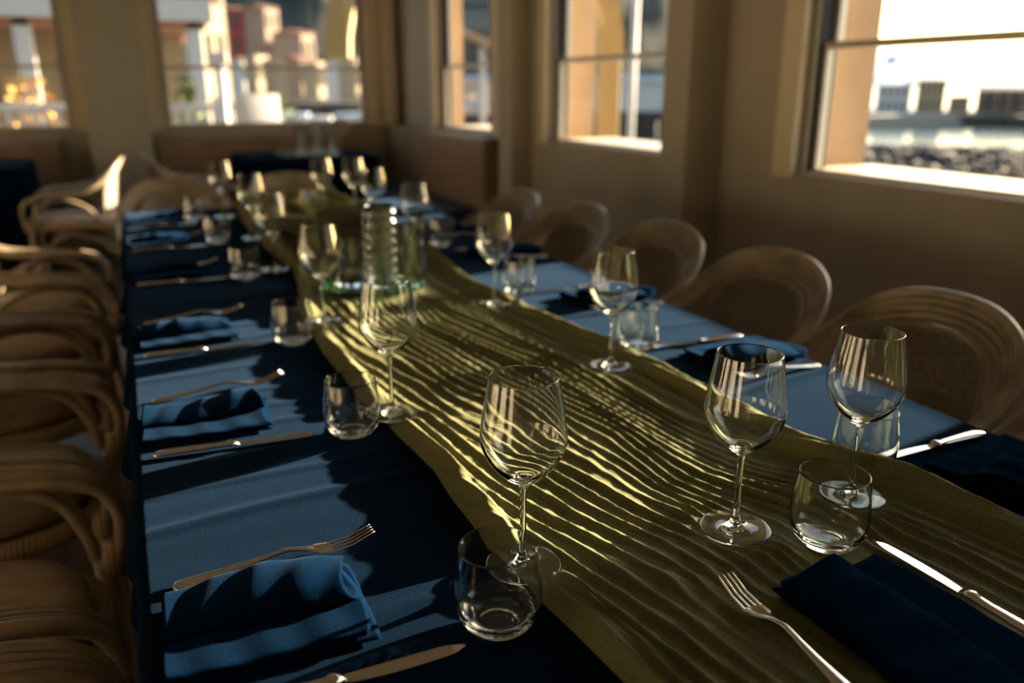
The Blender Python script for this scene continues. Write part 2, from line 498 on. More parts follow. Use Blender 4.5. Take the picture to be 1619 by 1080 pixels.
tag(tc, 'deep blue linen tablecloth draped over the long table in the foreground', 'tablecloth')

# ------------------------------------------------------------------ runner
LE = np.array([(.2, .37), (.45, .355), (.60, .345), (.78, .325), (1.0, .335), (1.25, .315), (1.68, .315), (2.0, .34), (2.38, .40), (3.0, .38), (3.4, .39), (4.0, .42)])
RE = np.array([(.2, .93), (.53, .935), (.69, .93), (.82, .875), (1.0, .865), (1.2, .895), (1.44, .86), (1.94, .825), (2.39, .845), (3.0, .86), (3.26, .88), (4.0, .86)])
# where glasses, cutlery and the vases press the gauze flat: (x, y, radius)
WINE_ON = [(.344, .721), (.609, .686), (.801, .690), (.341, 1.212), (.786, 1.265), (.359, 1.797), (.771, 1.781),
           (.33, 3.52), (.73, 3.5), (.85, 3.44), (.37, 2.96), (.81, 2.99), (.80, 2.47), (.350, 2.40)]
press = [(x, y, .052) for x, y in WINE_ON] + [(.685, .616, .05), (.56, 2.05, .15), (.69, 3.59, .05), (.43, 2.25, .07)]
def runner():
    nu, nv = 230, 1150
    drop = .22
    s = np.linspace(0, 1, nv) * (TY1 - TY0 + 2 * drop) + TY0 - drop
    u = np.linspace(0, 1, nu)
    U, S = np.meshgrid(u, s, indexing='ij')
    T = np.clip(S, TY0, TY1); over = np.abs(S - T)
    L = np.interp(T, LE[:, 0], LE[:, 1]); R = np.interp(T, RE[:, 0], RE[:, 1])
    # smooth edges + small waviness
    L = L + .010 * (vnoise(T * 5, T * 0, 21) - .5); R = R + .012 * (vnoise(T * 6, T * 0 + 5, 22) - .5)
    wob = .9 * (vnoise(U * 4, T * 3.0, 5) - .5) + .38 * (vnoise(U * 9, T * 6, 6) - .5) + .08 * (vnoise(U * 20, T * 16, 16) - .5)
    ph = U * 25 + wob * 2.2 + 4.6 * T + .6 * np.sin(U * 9 + 2 * vnoise(U * 3, T * 1.5, 71))
    rd = 1 - np.abs(np.sin(pi * ph)); rd = rd * rd * (3 - 2 * rd)
    am = .30 + 1.15 * vnoise(U * 9 + 3, T * 4.5, 7)
    ph2 = U * 52 + 4 * (vnoise(U * 6, T * 4, 8) - .5) + 11 * T
    r2 = (1 - np.abs(np.sin(pi * ph2)))
    a2 = vnoise(U * 14, T * 9, 9)
    far_ = np.clip((T - 2.15) / .5, 0, 1)
    H = .003 + (.0054 + .0036 * np.clip((.80 - T) / .12, 0, 1)) * rd * am + .0016 * r2 * a2 + .0045 * vnoise(U * 4, T * 4, 10) * (1 + 4 * far_) + .0042 * np.maximum(0, np.sin(2 * pi * (U * 4.3 + 1.1 * T + 1.2 * vnoise(U * 2, T * 2.5, 61)))) ** 2
    H += .0012 * (vnoise(U * 60, T * 60, 12) - .5) + .0012 * (vnoise(U * 40, T * 95, 13) - .5)
    H += far_ * (.016 * rd * am + .02 * vnoise(U * 7, T * 11, 14))
    # thick turned edges
    eL = np.exp(-((U - .038) / .022) ** 2); eR = np.exp(-((U - .935) / .042) ** 2)
    H += eL * (.009 + .012 * vnoise(T * 4, T * 0, 31)) + eR * (.013 + .016 * vnoise(T * 3.5, T * 0 + 2, 32))
    ed = np.clip(np.minimum(U, 1 - U) / .022, 0, 1); ed = np.sqrt(1 - (1 - ed) ** 2)
    H = .0022 + H * ed
    X = L + (R - L) * U + .004 * (vnoise(U * 10, T * 12, 15) - .5)
    for px, py, pr in press:
        w = np.exp(-(((X - px) ** 2 + (T - py) ** 2) / pr ** 2) ** 3)
        H = H * (1 - w) + .0075 * w
    # under the front napkin, fork and knife
    for x0, x1, y0, y1 in ((.46, .80, .2, .62),):
        w = np.clip((X - x0) / .03, 0, 1) * np.clip((x1 - X) / .03, 0, 1) * np.clip((y1 - T) / .03, 0, 1)
        H = H * (1 - .55 * w)
    k = np.clip(over / drop, 0, 1)
    Yp = T + np.sign(S - T) * (np.minimum(over, .01) + .022 * k + H * (over > .004))
    Zp = TZ + .001 + H * (over <= .004) - np.maximum(over - .004, 0)
    V = np.stack([X, Yp, Zp], -1).reshape(-1, 3); a, b = X.shape
    I = np.arange(a * b).reshape(a, b)
    F = np.stack([I[:-1, :-1], I[1:, :-1], I[1:, 1:], I[:-1, 1:]], -1).reshape(-1, 4)
    o = link_mesh('table_runner', V, F, M['runner'], None, True)
    tag(o, 'crinkled olive green gauze runner down the middle of the long blue table', 'table runner')
    return o
runner()
RZ = TZ + .0110      # top of the pressed-flat gauze
CZ = TZ + .003       # top of the blue cloth

# ------------------------------------------------------------------ glassware
def prof_smooth(p, k=5): return [tuple(q) for q in catmull(p, k)]
def make_wine():
    r = empty('wine_glass')
    foot = [(0, .0006), (.024, .0004), (.039, .0), (.0412, .0004), (.0420, .0013), (.0412, .0022), (.036, .0028), (.026, .0036), (.016, .0052), (.009, .0082), (.0058, .0125)]
    stem = [(.0058, .0125), (.0045, .018), (.0038, .028), (.0034, .045), (.0034, .070), (.0037, .088), (.0046, .097)]
    bowl = [(.0046, .097), (.0080, .1005), (.0160, .1060), (.0260, .1145), (.0360, .1265), (.0432, .1400), (.0463, .1510), (.0466, .1580), (.0455, .1680), (.0428, .1860), (.0397, .2040), (.0368, .2205), (.0366, .2219),
            (.0362, .2224), (.0358, .2219), (.0358, .2205), (.0386, .2040), (.0417, .1860), (.0444, .1680), (.0455, .1580), (.0452, .1515), (.0421, .1412), (.0352, .1288), (.0252, .1175), (.0150, .1108), (.0070, .1085), (0, .1078)]
    for nm, p in (('foot', foot), ('stem', stem), ('bowl', bowl)):
        V, F = lathe(prof_smooth(p, 4), 72)
        link_mesh(nm, V, F, M['glass'], r)
    return r
def make_tumbler():
    p = [(0, .0022), (.015, .0018), (.0215, .0002), (.0262, .0006), (.0320, .0045), (.0378, .0120), (.0418, .0220), (.0434, .0330), (.0434, .0450), (.0424, .0590), (.0408, .0730), (.0391, .0865),
         (.0388, .0886), (.0382, .0890), (.0377, .0884), (.0395, .0730), (.0411, .0590), (.0420, .0450), (.0418, .0335), (.0398, .0235), (.0350, .0155), (.0270, .0112), (.0150, .0092), (0, .0088)]
    V, F = lathe(prof_smooth(p, 4), 72)
    return link_mesh('tumbler', V, F, M['glass'])
wine0 = make_wine(); tum0 = make_tumbler()
ORD = ['nearest the camera', 'second from the camera', 'third from the camera', 'fourth from the camera', 'fifth from the camera', 'farthest from the camera']
wines = [((.344, .721), 'wine glass on the left edge of the runner, nearest the camera, behind a tumbler'),
         ((.609, .686), 'wine glass standing in the middle of the green runner, nearest the camera'),
         ((.801, .690), 'wine glass at right of the runner nearest the camera, between two tumblers'),
         ((.341, 1.212), 'wine glass on the left edge of the runner, second from the camera'),
         ((.786, 1.265), 'wine glass on the right edge of the runner, second from the camera'),
         ((.359, 1.797), 'wine glass on the left edge of the runner, just left of the ribbed vase'),
         ((.771, 1.781), 'wine glass on the right edge of the runner, just right of the vases'),
         ((.33, 3.52), 'wine glass on the left side at the far end, sparkling in the sun'),
         ((.73, 3.5), 'wine glass at the far end, in the middle of the runner beside a tumbler'),
         ((.85, 3.44), 'wine glass at the far right end of the long table'),
         ((.37, 2.96), 'wine glass on the left side, second from the far end'),
         ((.81, 2.99), 'wine glass on the right side, second from the far end'),
         ((.80, 2.47), 'wine glass behind the tall vase of greenery'),
         ((.350, 2.40), 'wine glass on the left edge of the runner, fourth from the camera')]
for i, ((x, y), lb) in enumerate(wines):
    o = wine0 if i == 0 else copy_tree(wine0)
    o.location = (x, y, RZ); o.rotation_euler.z = i * .7
    tag(o, lb, 'wine glass', 'wine glasses on the long table')
tums = [((.281, .646), CZ, 'tumbler on the blue cloth left of the runner, nearest the camera'),
        ((.685, .616), RZ, 'tumbler standing on the green runner, in front of the right wine glass'),
        ((.889, .755), CZ, 'tumbler on the right side behind the nearest right wine glass'),
        ((.267, 1.176), CZ, 'tumbler on the left side, second from the camera'),
        ((.905, 1.357), CZ, 'tumbler on the right side, second from the camera'),
        ((.271, 1.692), CZ, 'tumbler on the left side, third from the camera'),
        ((.885, 1.885), CZ, 'tumbler on the right side, third from the camera'),
        ((.262, 2.361), CZ, 'tumbler on the left side, fourth from the camera'),
        ((.25, 2.98), CZ, 'tumbler on the left side, fifth from the camera'),
        ((.22, 3.54), CZ, 'tumbler at the far left corner of the long table'),
        ((.69, 3.59), RZ, 'tumbler at the far end in the middle of the runner'),
        ((.93, 2.60), CZ, 'tumbler on the right side, just right of the tall vase')]
for i, ((x, y), z, lb) in enumerate(tums):
    o = tum0 if i == 0 else copy_tree(tum0)
    o.location = (x, y, z)
    tag(o, lb, 'tumbler', 'water tumblers on the long table')

# centrepiece
V, F = lathe(prof_smooth([(0, 0), (.07, 0), (.105, .001), (.125, .004), (.131, .008), (.132, .011), (.129, .011), (.122, .0075), (.10, .0045), (.05, .004), (0, .004)], 3), 72)
CXY = (.555, 2.075)
o = link_mesh('glass_plate', V, F, M['green_glass'], None, True, (*CXY, RZ))
tag(o, 'green glass plate under the vases in the middle of the runner', 'plate')
PZ = RZ + .0050
def ring_vase(name, R, h, n, amp, wall=.004, m=None, loc=(0, 0, 0)):
    pr = [(0, 0), (R - .006, 0), (R - .001, .003)]
    N = n * 8
    for i in range(N + 1):
        z = .006 + (h - .012) * i / N
        pr.append((R + amp * abs(sin(pi * n * i / N)), z))
    pr += [(R - wall * .4, h), (R - wall, h - .003), (R - wall, .02), (R - wall - .004, .012), (0, .010)]
    V, F = lathe(pr, 56)
    return link_mesh(name, V, F, m or M['ribbed_glass'], None, True, loc)
o = ring_vase('ribbed_vase', .040, .215, 8, .0045, .004, None, (.565, 2.045, PZ))
tag(o, 'tall clear ribbed glass vase sparkling in the sun at the middle of the long table', 'vase')
def cyl_vase(name, R, h, loc, wall=.0025, base=.008, m=None):
    pr = [(0, 0), (R - .003, 0), (R, .003), (R, h * .5), (R, h - .001), (R - wall * .5, h), (R - wall, h - .001), (R - wall, h * .5), (R - wall, base + .002), (R - wall - .002, base), (0, base)]
    V, F = lathe(pr, 56)
    return link_mesh(name, V, F, m or M['glass'], None, True, loc, 40)
gv = cyl_vase('cylinder_vase', .036, .165, (.648, 2.04, PZ))
tag(gv, 'clear cylinder vase with green leaves, right of the ribbed vase', 'vase')
# leaves stand in the vase: a thing of their own
lf = empty('leaf_sprig', (.648, 2.04, PZ + .0095))
tag(lf, 'sprig of small green leaves standing inside the clear cylinder vase', 'greenery')
mb = MB()
for a in range(4): mb.tube([(0, 0, 0), (.006 * cos(a * 1.6), .006 * sin(a * 1.6), .06), (.014 * cos(a * 1.6), .014 * sin(a * 1.6), .115)], .0011, 6, 4)
mb.build('stem', M['leaf'], lf, True)
rr = random.Random(4)
for k in range(16):
    a = rr.uniform(0, 2 * pi); z = rr.uniform(.005, .035) if k < 9 else rr.uniform(.085, .125); r0 = rr.uniform(.002, .009)
    L_ = rr.uniform(.013, .019); w_ = L_ * .36; ti = rr.uniform(-.3, .9)
    def fl(u, v, a=a, z=z, r0=r0, L_=L_, w_=w_, ti=ti):
        x = u * L_; y = (v - .5) * 2 * w_ * sin(pi * min(u * .97 + .015, 1)) ** .7; q = .15 * abs(y)
        X = r0 + x * cos(ti); Z = z + x * sin(ti) + q
        return (X * cos(a) - y * sin(a), X * sin(a) + y * cos(a), Z)
    V, F = grid(7, 5, fl)
    o = link_mesh('leaf', V, F, M['leaf'], lf, True)
    s_ = o.modifiers.new('thickness', 'SOLIDIFY'); s_.thickness = .0006
hv = cyl_vase('candle_holder', .046, .115, (.505, 2.115, PZ), .003, .009)
tag(hv, 'wide clear glass candle holder with a dark candle, left of the ribbed vase', 'candle holder')
V, F = lathe([(0, 0), (.036, 0), (.038, .002), (.038, .026), (.036, .0285), (.012, .027), (0, .0265)], 40)
o = empty('candle', (.505, 2.115, PZ + .0095)); tag(o, 'low dark candle standing inside the wide glass holder', 'candle')
link_mesh('wax', V, F, M['wax'], o, True, None, 40)
MB().tube([(0, 0, .026), (.001, 0, .032), (.002, .001, .038)], .0009, 6, 3).build('wick', M['wax'], o, True)

# ------------------------------------------------------------------ cutlery
def make_knife(L=.235):
    """lies along +x from handle end (0) to blade tip (L)"""
    r = empty('table_knife')
    st = [(0, .006, .0025), (.004, .0088, .0034), (.02, .0098, .0040), (.05, .0086, .0040), (.085, .0070, .0037), (.1, .0066, .0040), (.1035, .0082, .0048), (.108, .0082, .0048), (.111, .0060, .0040), (.118, .0052, .0026)]
    V, F = [], []; n = 16
    for x, w, t in st:
        V += [(x, w * cos(2 * pi * j / n), t + t * sin(2 * pi * j / n)) for j in range(n)]
    for i in range(len(st) - 1):
        for j in range(n): F.append((i * n + j, i * n + (j + 1) % n, (i + 1) * n + (j + 1) % n, (i + 1) * n + j))
    F += [tuple(reversed(range(n))), tuple(range((len(st) - 1) * n, len(st) * n))]
    link_mesh('handle', V, F, M['steel'], r)
    bl = []
    for i in range(25):
        u = i / 24; x = .118 + (L - .118) * u
        top = .0052 + .0015 * u - (.0065 * max(0, (u - .80) / .20) ** 1.6)       # spine
        bot = -.0052 - .0050 * sin(pi * min(u * 1.05, 1)) ** .6 * (1 - .3 * u)
        if u > .86: bot += (.0108 + .0) * ((u - .86) / .14) ** 2.2 * .62
        bl.append((x, top, bot))
    V, F = [], []
    for x, t, b in bl:
        V += [(x, t, .0030), (x, t, .0014), (x, b, .0017), (x, b, .0021)]
    for i in range(24):
        for j in range(4): F.append((i * 4 + j, i * 4 + (j + 1) % 4, (i + 1) * 4 + (j + 1) % 4, (i + 1) * 4 + j))
    F += [(0, 3, 2, 1)[::-1], (96, 97, 98, 99)]
    link_mesh('blade', V, F, M['steel'], r, False)
    return r
def make_fork(L=.205):
    r = empty('table_fork')
    def zc(x):      # curve of the fork: handle end low, neck high, tines dip then rise
        u = x / L
        return np.interp(u, [0, .1, .35, .55, .68, .78, .88, 1.0], [.001, .001, .0060, .0115, .0060, .0030, .0050, .0140])
    st = [(0, .004, .0012), (.004, .0088, .0016), (.02, .0102, .0019), (.05, .0074, .002), (.085, .0044, .0021), (.11, .0033, .0023), (.128, .0036, .002), (.138, .0075, .0014), (.146, .0112, .0011), (.158, .0122, .0010), (.160, .0122, .0010)]
    st = catmull(st, 4)
    V, F = [], []; n = 12
    for x, w, t in st:
        V += [(x, w * cos(2 * pi * j / n), zc(x) + t + t * sin(2 * pi * j / n)) for j in range(n)]
    for i in range(len(st) - 1):
        for j in range(n): F.append((i * n + j, i * n + (j + 1) % n, (i + 1) * n + (j + 1) % n, (i + 1) * n + j))
    F += [tuple(reversed(range(n))), tuple(range((len(st) - 1) * n, len(st) * n))]
    link_mesh('handle', V, F, M['steel'], r)
    for k in range(4):
        y0 = (k - 1.5) * .0064
        V, F = [], []; n = 8; P = []
        for i in range(14):
            u = i / 13; x = .157 + (L - .157) * u
            P.append((x, y0 * (1 - .10 * u), zc(x) + .0010)); 
        for i, p in enumerate(P):
            w = .0020 * (1 - .45 * (i / 13)); t = .0010
            if i == 13: w *= .4
            V += [(p[0], p[1] + w * cos(2 * pi * j / n), p[2] + t * sin(2 * pi * j / n)) for j in range(n)]
        for i in range(13):
            for j in range(n): F.append((i * n + j, i * n + (j + 1) % n, (i + 1) * n + (j + 1) % n, (i + 1) * n + j))
        F += [tuple(reversed(range(n))), tuple(range(13 * n, 14 * n))]
        link_mesh('tine', V, F, M['steel'], r)
    return r
# ------------------------------------------------------------------ napkins
def make_napkin(seed, L=.205, W=.145):
    """folded linen: loose folds run along +x, open ends at x=0 and x=L; the raised roll lies at +y"""
    r = np.random.RandomState(seed)
    prof = [(-.50, .0020), (-.20, .0025), (.10, .0028), (.36, .0030), (.47, .0045), (.50, .0085), (.46, .0125), (.30, .0125), (.05, .0095), (-.18, .0085), (-.40, .0080), (-.475, .0095), (-.49, .0125), (-.45, .0150),
            (-.25, .0148), (-.02, .0150), (.16, .0170), (.30, .0195), (.42, .0190), (.50, .0195), (.535, .0240), (.50, .0300), (.38, .0335), (.20, .0350), (.04, .0330), (-.06, .0270), (-.09, .0215), (-.05, .0185), (.05, .0185), (.2, .0205), (.34, .0230)]
    P = catmull(prof, 4)
    nv = 46
    V = []
    N = len(P)
    for j in range(nv):
        v = j / (nv - 1)
        for i, (py, pz) in enumerate(P):
            u = i / N
            lay = np.clip(pz / .035, 0, 1)
            x = v * L * (1 - .04 * lay) + .006 * sin(i * .23 + seed) * (v - .2) - .010 * lay * (v)
            sq = 1 - .22 * lay * (abs(v - .45) * 1.6) ** 2
            y = py * W + .004 * sin(v * 7 + u * 5 + seed) * lay + (.006 * sin(v * 3.0 + seed)) * lay
            z = .82 * pz * (.78 + .34 * sin(v * 4.3 + u * 4 + seed * 1.7) * lay * .7 + .22 * v * lay) + .0015 * sin(v * 23 + u * 20)*lay
            z = max(z, .0016 + .0009 * (i / N))
            V.append((x, y * sq, z))
    F = []
    for j in range(nv - 1):
        for i in range(N - 1):
            F.append((j * N + i, (j + 1) * N + i, (j + 1) * N + i + 1, j * N + i + 1))
    o = link_mesh('napkin', V, F, M['napkin'], None, True)
    sm = o.modifiers.new('thickness', 'SOLIDIFY'); sm.thickness = .0022; sm.offset = 0
    return o
nap = [make_napkin(s) for s in (1, 4, 9)]
kn0, fk0 = make_knife(), make_fork()
used = {'n': set(), 'k': 0, 'f': 0}
def put_nap(x, y, rz, z, lb, v=0, grp='folded napkins on the long table', mirror=False, s=1.0):
    o = nap[v] if v not in used['n'] else copy_tree(nap[v]); used['n'].add(v)
    o.location = (x, y, z); o.rotation_euler = (0, 0, rz); o.scale = (s, -s if mirror else s, s)
    tag(o, lb, 'napkin', grp); return o
def put_knife(x, y, rz, z, lb, s=1.):
    o = kn0 if not used['k'] else copy_tree(kn0); used['k'] = 1
    o.location = (x, y, z); o.rotation_euler = (0, 0, rz); o.scale = (s, s, s)
    tag(o, lb, 'knife', 'table knives on the long table'); return o
def put_fork(x, y, rz, z, lb, s=1.):
    o = fk0 if not used['f'] else copy_tree(fk0); used['f'] = 1
    o.location = (x, y, z); o.rotation_euler = (0, 0, rz); o.scale = (s, s, s)
    tag(o, lb, 'fork', 'table forks on the long table'); return o
LY = [.635, 1.205, 1.71, 2.38, 2.92, 3.43]
for i, y in enumerate(LY):
    put_knife(-.018 + (.022 if i == 0 else 0), y + (-.004 if i == 0 else .008), radians([-1, -4, 0, 0, 1, -1][i]), CZ, 'silver table knife on the left side of the long table, ' + ORD[i])
    put_nap(-.026 - .005 * (i % 2), y + .116, radians([-3, -3, 2, 0, -2, 1][i]), CZ, 'folded navy blue napkin on the left side of the long table, ' + ORD[i], [0, 1, 2, 0, 2, 1][i], s=.95)
    put_fork(-.012, y + [.212, .24, .26, .22, .23, .24][i], radians([2, 6, 8, 2, 0, 3][i]), CZ, 'silver fork beyond the napkin on the left side of the table, ' + ORD[i], 1.08)
RYK = [.765, 1.335, 1.865, 2.50, 2.95, 3.45]
for i, y in enumerate(RYK):
    put_knife(1.155, y, radians(180 + [1, -3, -2, 0, 0, 1][i]) , CZ, 'silver table knife on the right side of the long table, ' + ORD[i], 1.)
    put_nap(1.172, y - .095, radians(180 + [8, 6, 8, 3, 0, 2][i]), CZ, 'folded navy blue napkin on the right side of the long table, ' + ORD[i], [2, 0, 1, 2, 0, 1][i])
    put_fork(1.165, y - .215, radians(180 + [2, 1, 3, 0, 2, 0][i]), CZ, 'silver fork on the right side of the long table, ' + ORD[i], 1.)
put_knife(.737, .365, radians(90.5), RZ + .002, 'silver table knife lying on the green runner at the near end of the table', .97)
put_nap(.640, .345, radians(91), RZ - .001, 'folded navy blue napkin on the green runner at the near end of the table', 1, 'folded napkins on the long table', False, 1.08)
put_fork(.512, .385, radians(88), RZ + .002, 'silver fork lying on the green runner at the near end of the table', 1.02)
put_nap(.70, 3.84, radians(-92), RZ + .012, 'folded navy blue napkin at the far end of the runner', 2, 'folded napkins on the long table', False, .8)
put_nap(.19, 3.84, radians(-90), CZ, 'folded navy blue napkin at the far left head of the table', 0, 'folded napkins on the long table', False, .8)

# ================================================================== CHAIRS
def rail_pts(s, k):
    """one cane of the wide flat bundle: k = 0 is the outer rim, higher k lie further in"""
    P = [(.283, .208, .41, .15), (.300, .226, .50, .25), (.278, .240, .570, .4), (.200, .250, .606, .5), (.07, .256, .618, .5), (-.06, .254, .640, .55), (-.170, .236, .700, .7), (-.240, .190, .765, .85), (-.280, .105, .806, 1.)]
    out = []
    for i, (x, y, z, b) in enumerate(P):
        bk = max(0, (i - 4) / 4) ** .8
        w = (.35 + .65 * min(1, i / 3)) * .0165 * k
        out.append((x + w * (.45 * bk), s * (y - w * (1 - .75 * bk)), z - w * (.15 + .85 * bk)))
    return out
def make_chair(cushion='cushion'):
    r = empty('rattan_armchair')
    mb = MB()
    for k in range(4):
        w = .0165 * k
        path = rail_pts(1, k) + [(-.292 + .45 * w, 0, .817 - w)] + rail_pts(-1, k)[::-1]
        mb.tube(path, .0125 if k == 0 else .0100, 10, 6)
    mb.build('arm_rail', M['cane'], r, True)
    for s in (1, -1):
        MB().tube([(-.12, s * .228, .44), (-.08, s * .236, .520), (.02, s * .240, .575), (.12, s * .240, .582), (.20, s * .232, .550), (.240, s * .220, .48), (.252, s * .212, .43)], .0115, 10, 6).build('arm_hoop', M['cane'], r, True)
    # binding on the front posts
    for s in (1, -1):
        MB().tube([(.279, s * .203, .40), (.283, s * .206, .432), (.288, s * .212, .462)], .0235, 12, 3).build('binding', M['wrap'], r, True)
    # woven back
    def wv(u, v, off):
        th = (u - .5) * 2 * radians(44)
        a = abs(u - .5) * 2
        zt = .745 - .05 * a ** 2.5 - .07 * a ** 8
        z = .47 + (zt - .47) * v
        lean = .040 * (z - .47) / .30
        w = .0022 * sin(u * 60 * pi / 2) * (1 if int(v * 46) % 2 else -1)
        R1 = .236 + lean + off + w; R2 = .236 + lean * .5 + off + w
        return (-R1 * cos(th) + .01, R2 * sin(th), z)
    nu, nv = 91, 47
    V1, F1 = grid(nu, nv, lambda u, v: wv(u, v, 0)); V2, F2 = grid(nu, nv, lambda u, v: wv(u, v, -.007))
    mb = MB(); mb.add(V1, F1); mb.add(V2, [f[::-1] for f in F2]); B = nu * nv
    rim = [i * nv for i in range(nu)] + [(nu - 1) * nv + j for j in range(1, nv)] + [i * nv + nv - 1 for i in range(nu - 2, -1, -1)] + [j for j in range(nv - 2, 0, -1)]
    for a, b in zip(rim, rim[1:] + rim[:1]): mb.F.append((a, b, b + B, a + B))
    bk = mb.build('backrest', M['weave'], r, True)
    eg = [wv(i / 20, 0.0, -.0035) for i in range(0, 21, 4)][::-1]
    edge = [wv(0, v, -.0035) for v in (0, .3, .6, .9)] + [wv(u, 1, -.0035) for u in (.04, .15, .3, .5, .7, .85, .96)] + [wv(1, v, -.0035) for v in (.9, .6, .3, 0)]
    MB().tube(edge, .008, 8, 4).build('backrest_edge', M['cane'], bk, True)
    # seat
    ring = [(.27 * (abs(cos(t)) ** .75) * (1 if cos(t) > 0 else -1), .226 * (abs(sin(t)) ** .75) * (1 if sin(t) > 0 else -1), .415) for t in [2 * pi * i / 24 for i in range(24)]]
    MB().tube(ring, .021, 10, 3, True).build('seat_frame', M['wrap'], r, True)
    def se(k, z, rr_=.75): return [(k * .262 * (abs(cos(t)) ** rr_) * (1 if cos(t) > 0 else -1), k * .222 * (abs(sin(t)) ** rr_) * (1 if sin(t) > 0 else -1), z) for t in [2 * pi * i / 48 for i in range(48)]]
    def pad(layers):
        V = []; F = []
        for k, z in layers: V += se(k, z)
        for a in range(len(layers) - 1):
            for j in range(48): F.append((a * 48 + j, a * 48 + (j + 1) % 48, (a + 1) * 48 + (j + 1) % 48, (a + 1) * 48 + j))
        F.append(tuple(reversed(range(48)))); F.append(tuple(range((len(layers) - 1) * 48, len(layers) * 48)))
        return V, F
    V, F = pad([(.95, .395), (.98, .40), (.98, .425), (.95, .43)]); link_mesh('seat', V, F, M['weave'], r, True, None, 50)
    V, F = pad([(.88, .431), (.94, .436), (.965, .448), (.96, .462), (.92, .474), (.80, .482), (.5, .486), (.2, .487)]); link_mesh('cushion', V, F, M[cushion], r, True)
    for sx, sy in ((1, 1), (1, -1), (-1, 1), (-1, -1)):
        MB().tube([(sx * .265 if sx > 0 else -.215, sy * .205 if sx > 0 else sy * .17, .415), (sx * .275 if sx > 0 else -.235, sy * .210 if sx > 0 else sy * .18, .22), (sx * .285 if sx > 0 else -.27, sy * .215 if sx > 0 else sy * .19, .0)], .0155, 10, 5).build('leg', M['cane'], r, True)
    for s in (1, -1):
        MB().tube([(-.262, s * .186, .09), (-.20, s * .20, .24), (-.06, s * .212, .345), (.06, s * .215, .36), (.18, s * .22, .29), (.27, s * .224, .12)], .0105, 8, 5).build('stretcher', M['cane'], r, True)
    MB().tube([(.277, -.21, .12), (.272, -.13, .30), (.27, 0, .365), (.272, .13, .30), (.277, .21, .12)], .0105, 8, 5).build('stretcher', M['cane'], r, True)
    return r
ch0 = make_chair(); ch1 = make_chair('pale_cushion')
def put_chair(o0, first, x, y, rz, lb, grp):
    o = o0 if first else copy_tree(o0)
    o.location = (x, y, 0); o.rotation_euler = (0, 0, radians(rz)); tag(o, lb, 'chair', grp); return o
LC = [.77, 1.325, 1.88, 2.46, 3.02, 3.57]
for i, y in enumerate(LC):
    put_chair(ch0, i == 0, -.385 - [0, .01, .02, .03, .02, .03][i], y, [2, 0, -3, 2, -2, 3][i], 'tan rattan armchair on the left side of the long table, ' + ORD[i], 'rattan armchairs on the left side')
RC = [.66, 1.20, 1.74, 2.285, 2.825, 3.37]
for i, y in enumerate(RC):
    put_chair(ch0, False, [1.36, 1.36, 1.37, 1.38, 1.35, 1.33][i], y, 180 + [0, 2, 3, 3, 2, 1][i], 'tan rattan armchair along the right wall side of the long table, ' + ORD[i], 'rattan armchairs on the right side')
put_chair(ch0, False, .18, 4.27, -90, 'rattan armchair at the far head of the long table, left one', 'rattan armchairs at the far head')
put_chair(ch0, False, .76, 4.26, -90, 'rattan armchair at the far head of the long table, right one', 'rattan armchairs at the far head')
put_chair(ch1, True, -.32, 6.1, 176, 'rattan armchair with pale cushion facing the far left blue table', 'rattan armchairs at the far tables')
put_chair(ch1, False, .38, 6.40, 4, 'rattan armchair with its back to the far pier, left of the far blue table', 'rattan armchairs at the far tables')
put_chair(ch1, False, -.92, 4.75, 120, 'rattan armchair at the left edge of the view, behind the left row', 'rattan armchairs at the far tables')

# ================================================================== FAR TABLES
def small_table(x0, x1, y0, y1, lt, lc):
    c = ((x0 + x1) / 2, (y0 + y1) / 2); hx, hy = (x1 - x0) / 2, (y1 - y0) / 2
    r = empty('side_table', (*c, 0)); tag(r, lt, 'table')
    MB().rbox(-hx + .004, hx - .004, -hy + .004, hy - .004, .715, .7465, .006, 2).build('tabletop', M['wood'], r, True)
    for sx in (-1, 1):
        for sy in (-1, 1): MB().rbox(sx * (hx - .09) - .03, sx * (hx - .09) + .03, sy * (hy - .09) - .03, sy * (hy - .09) + .03, 0, .7149, .005, 2).build('leg', M['wood'], r, True)
    o = cloth('tablecloth', x0, x1, y0, y1, TZ, .62, .03, M['cloth'], (), 5, .012, .001)
    tag(o, lc, 'tablecloth')
small_table(.76, 1.78, 6.40, 7.10, 'square table hidden under blue cloth below the far right window', 'deep blue tablecloth on the far table with the vases')
small_table(-1.9, -.63, 6.38, 7.10, 'square table hidden under blue cloth below the far left window', 'deep blue tablecloth on the far left table at the picture edge')
rx = np.linspace(1.10, 1.52, 60); ry = np.linspace(6.43, 6.95, 40)
def frn(u, v):
    x = 1.08 + .44 * u; y = 6.392 + .716 * v
    return (x + .008 * sin(v * 9), y, TZ + .004 + .006 * abs(sin(u * 26 + 1.4 * sin(v * 5))) * (1 if 0.03 < u < .97 else .2))
V, F = grid(90, 30, frn)
o = link_mesh('table_runner', V, F, M['runner'], None, True); sm = o.modifiers.new('t', 'SOLIDIFY'); sm.thickness = .0012; sm.offset = 1
tag(o, 'short olive gauze runner across the far blue table', 'table runner')
fz = TZ + .0115
for (x, y, R, h, lb) in ((1.24, 6.62, .038, .235, 'left clear cylinder vase on the far blue table'), (1.35, 6.54, .050, .25, 'middle glowing cylinder vase on the far blue table'), (1.455, 6.50, .036, .17, 'short cylinder vase at right on the far blue table')):
    o = ring_vase('cylinder_vase', R, h, 6, .003, .004, None, (x, y, fz)); tag(o, lb, 'vase', 'vases on the far blue table')

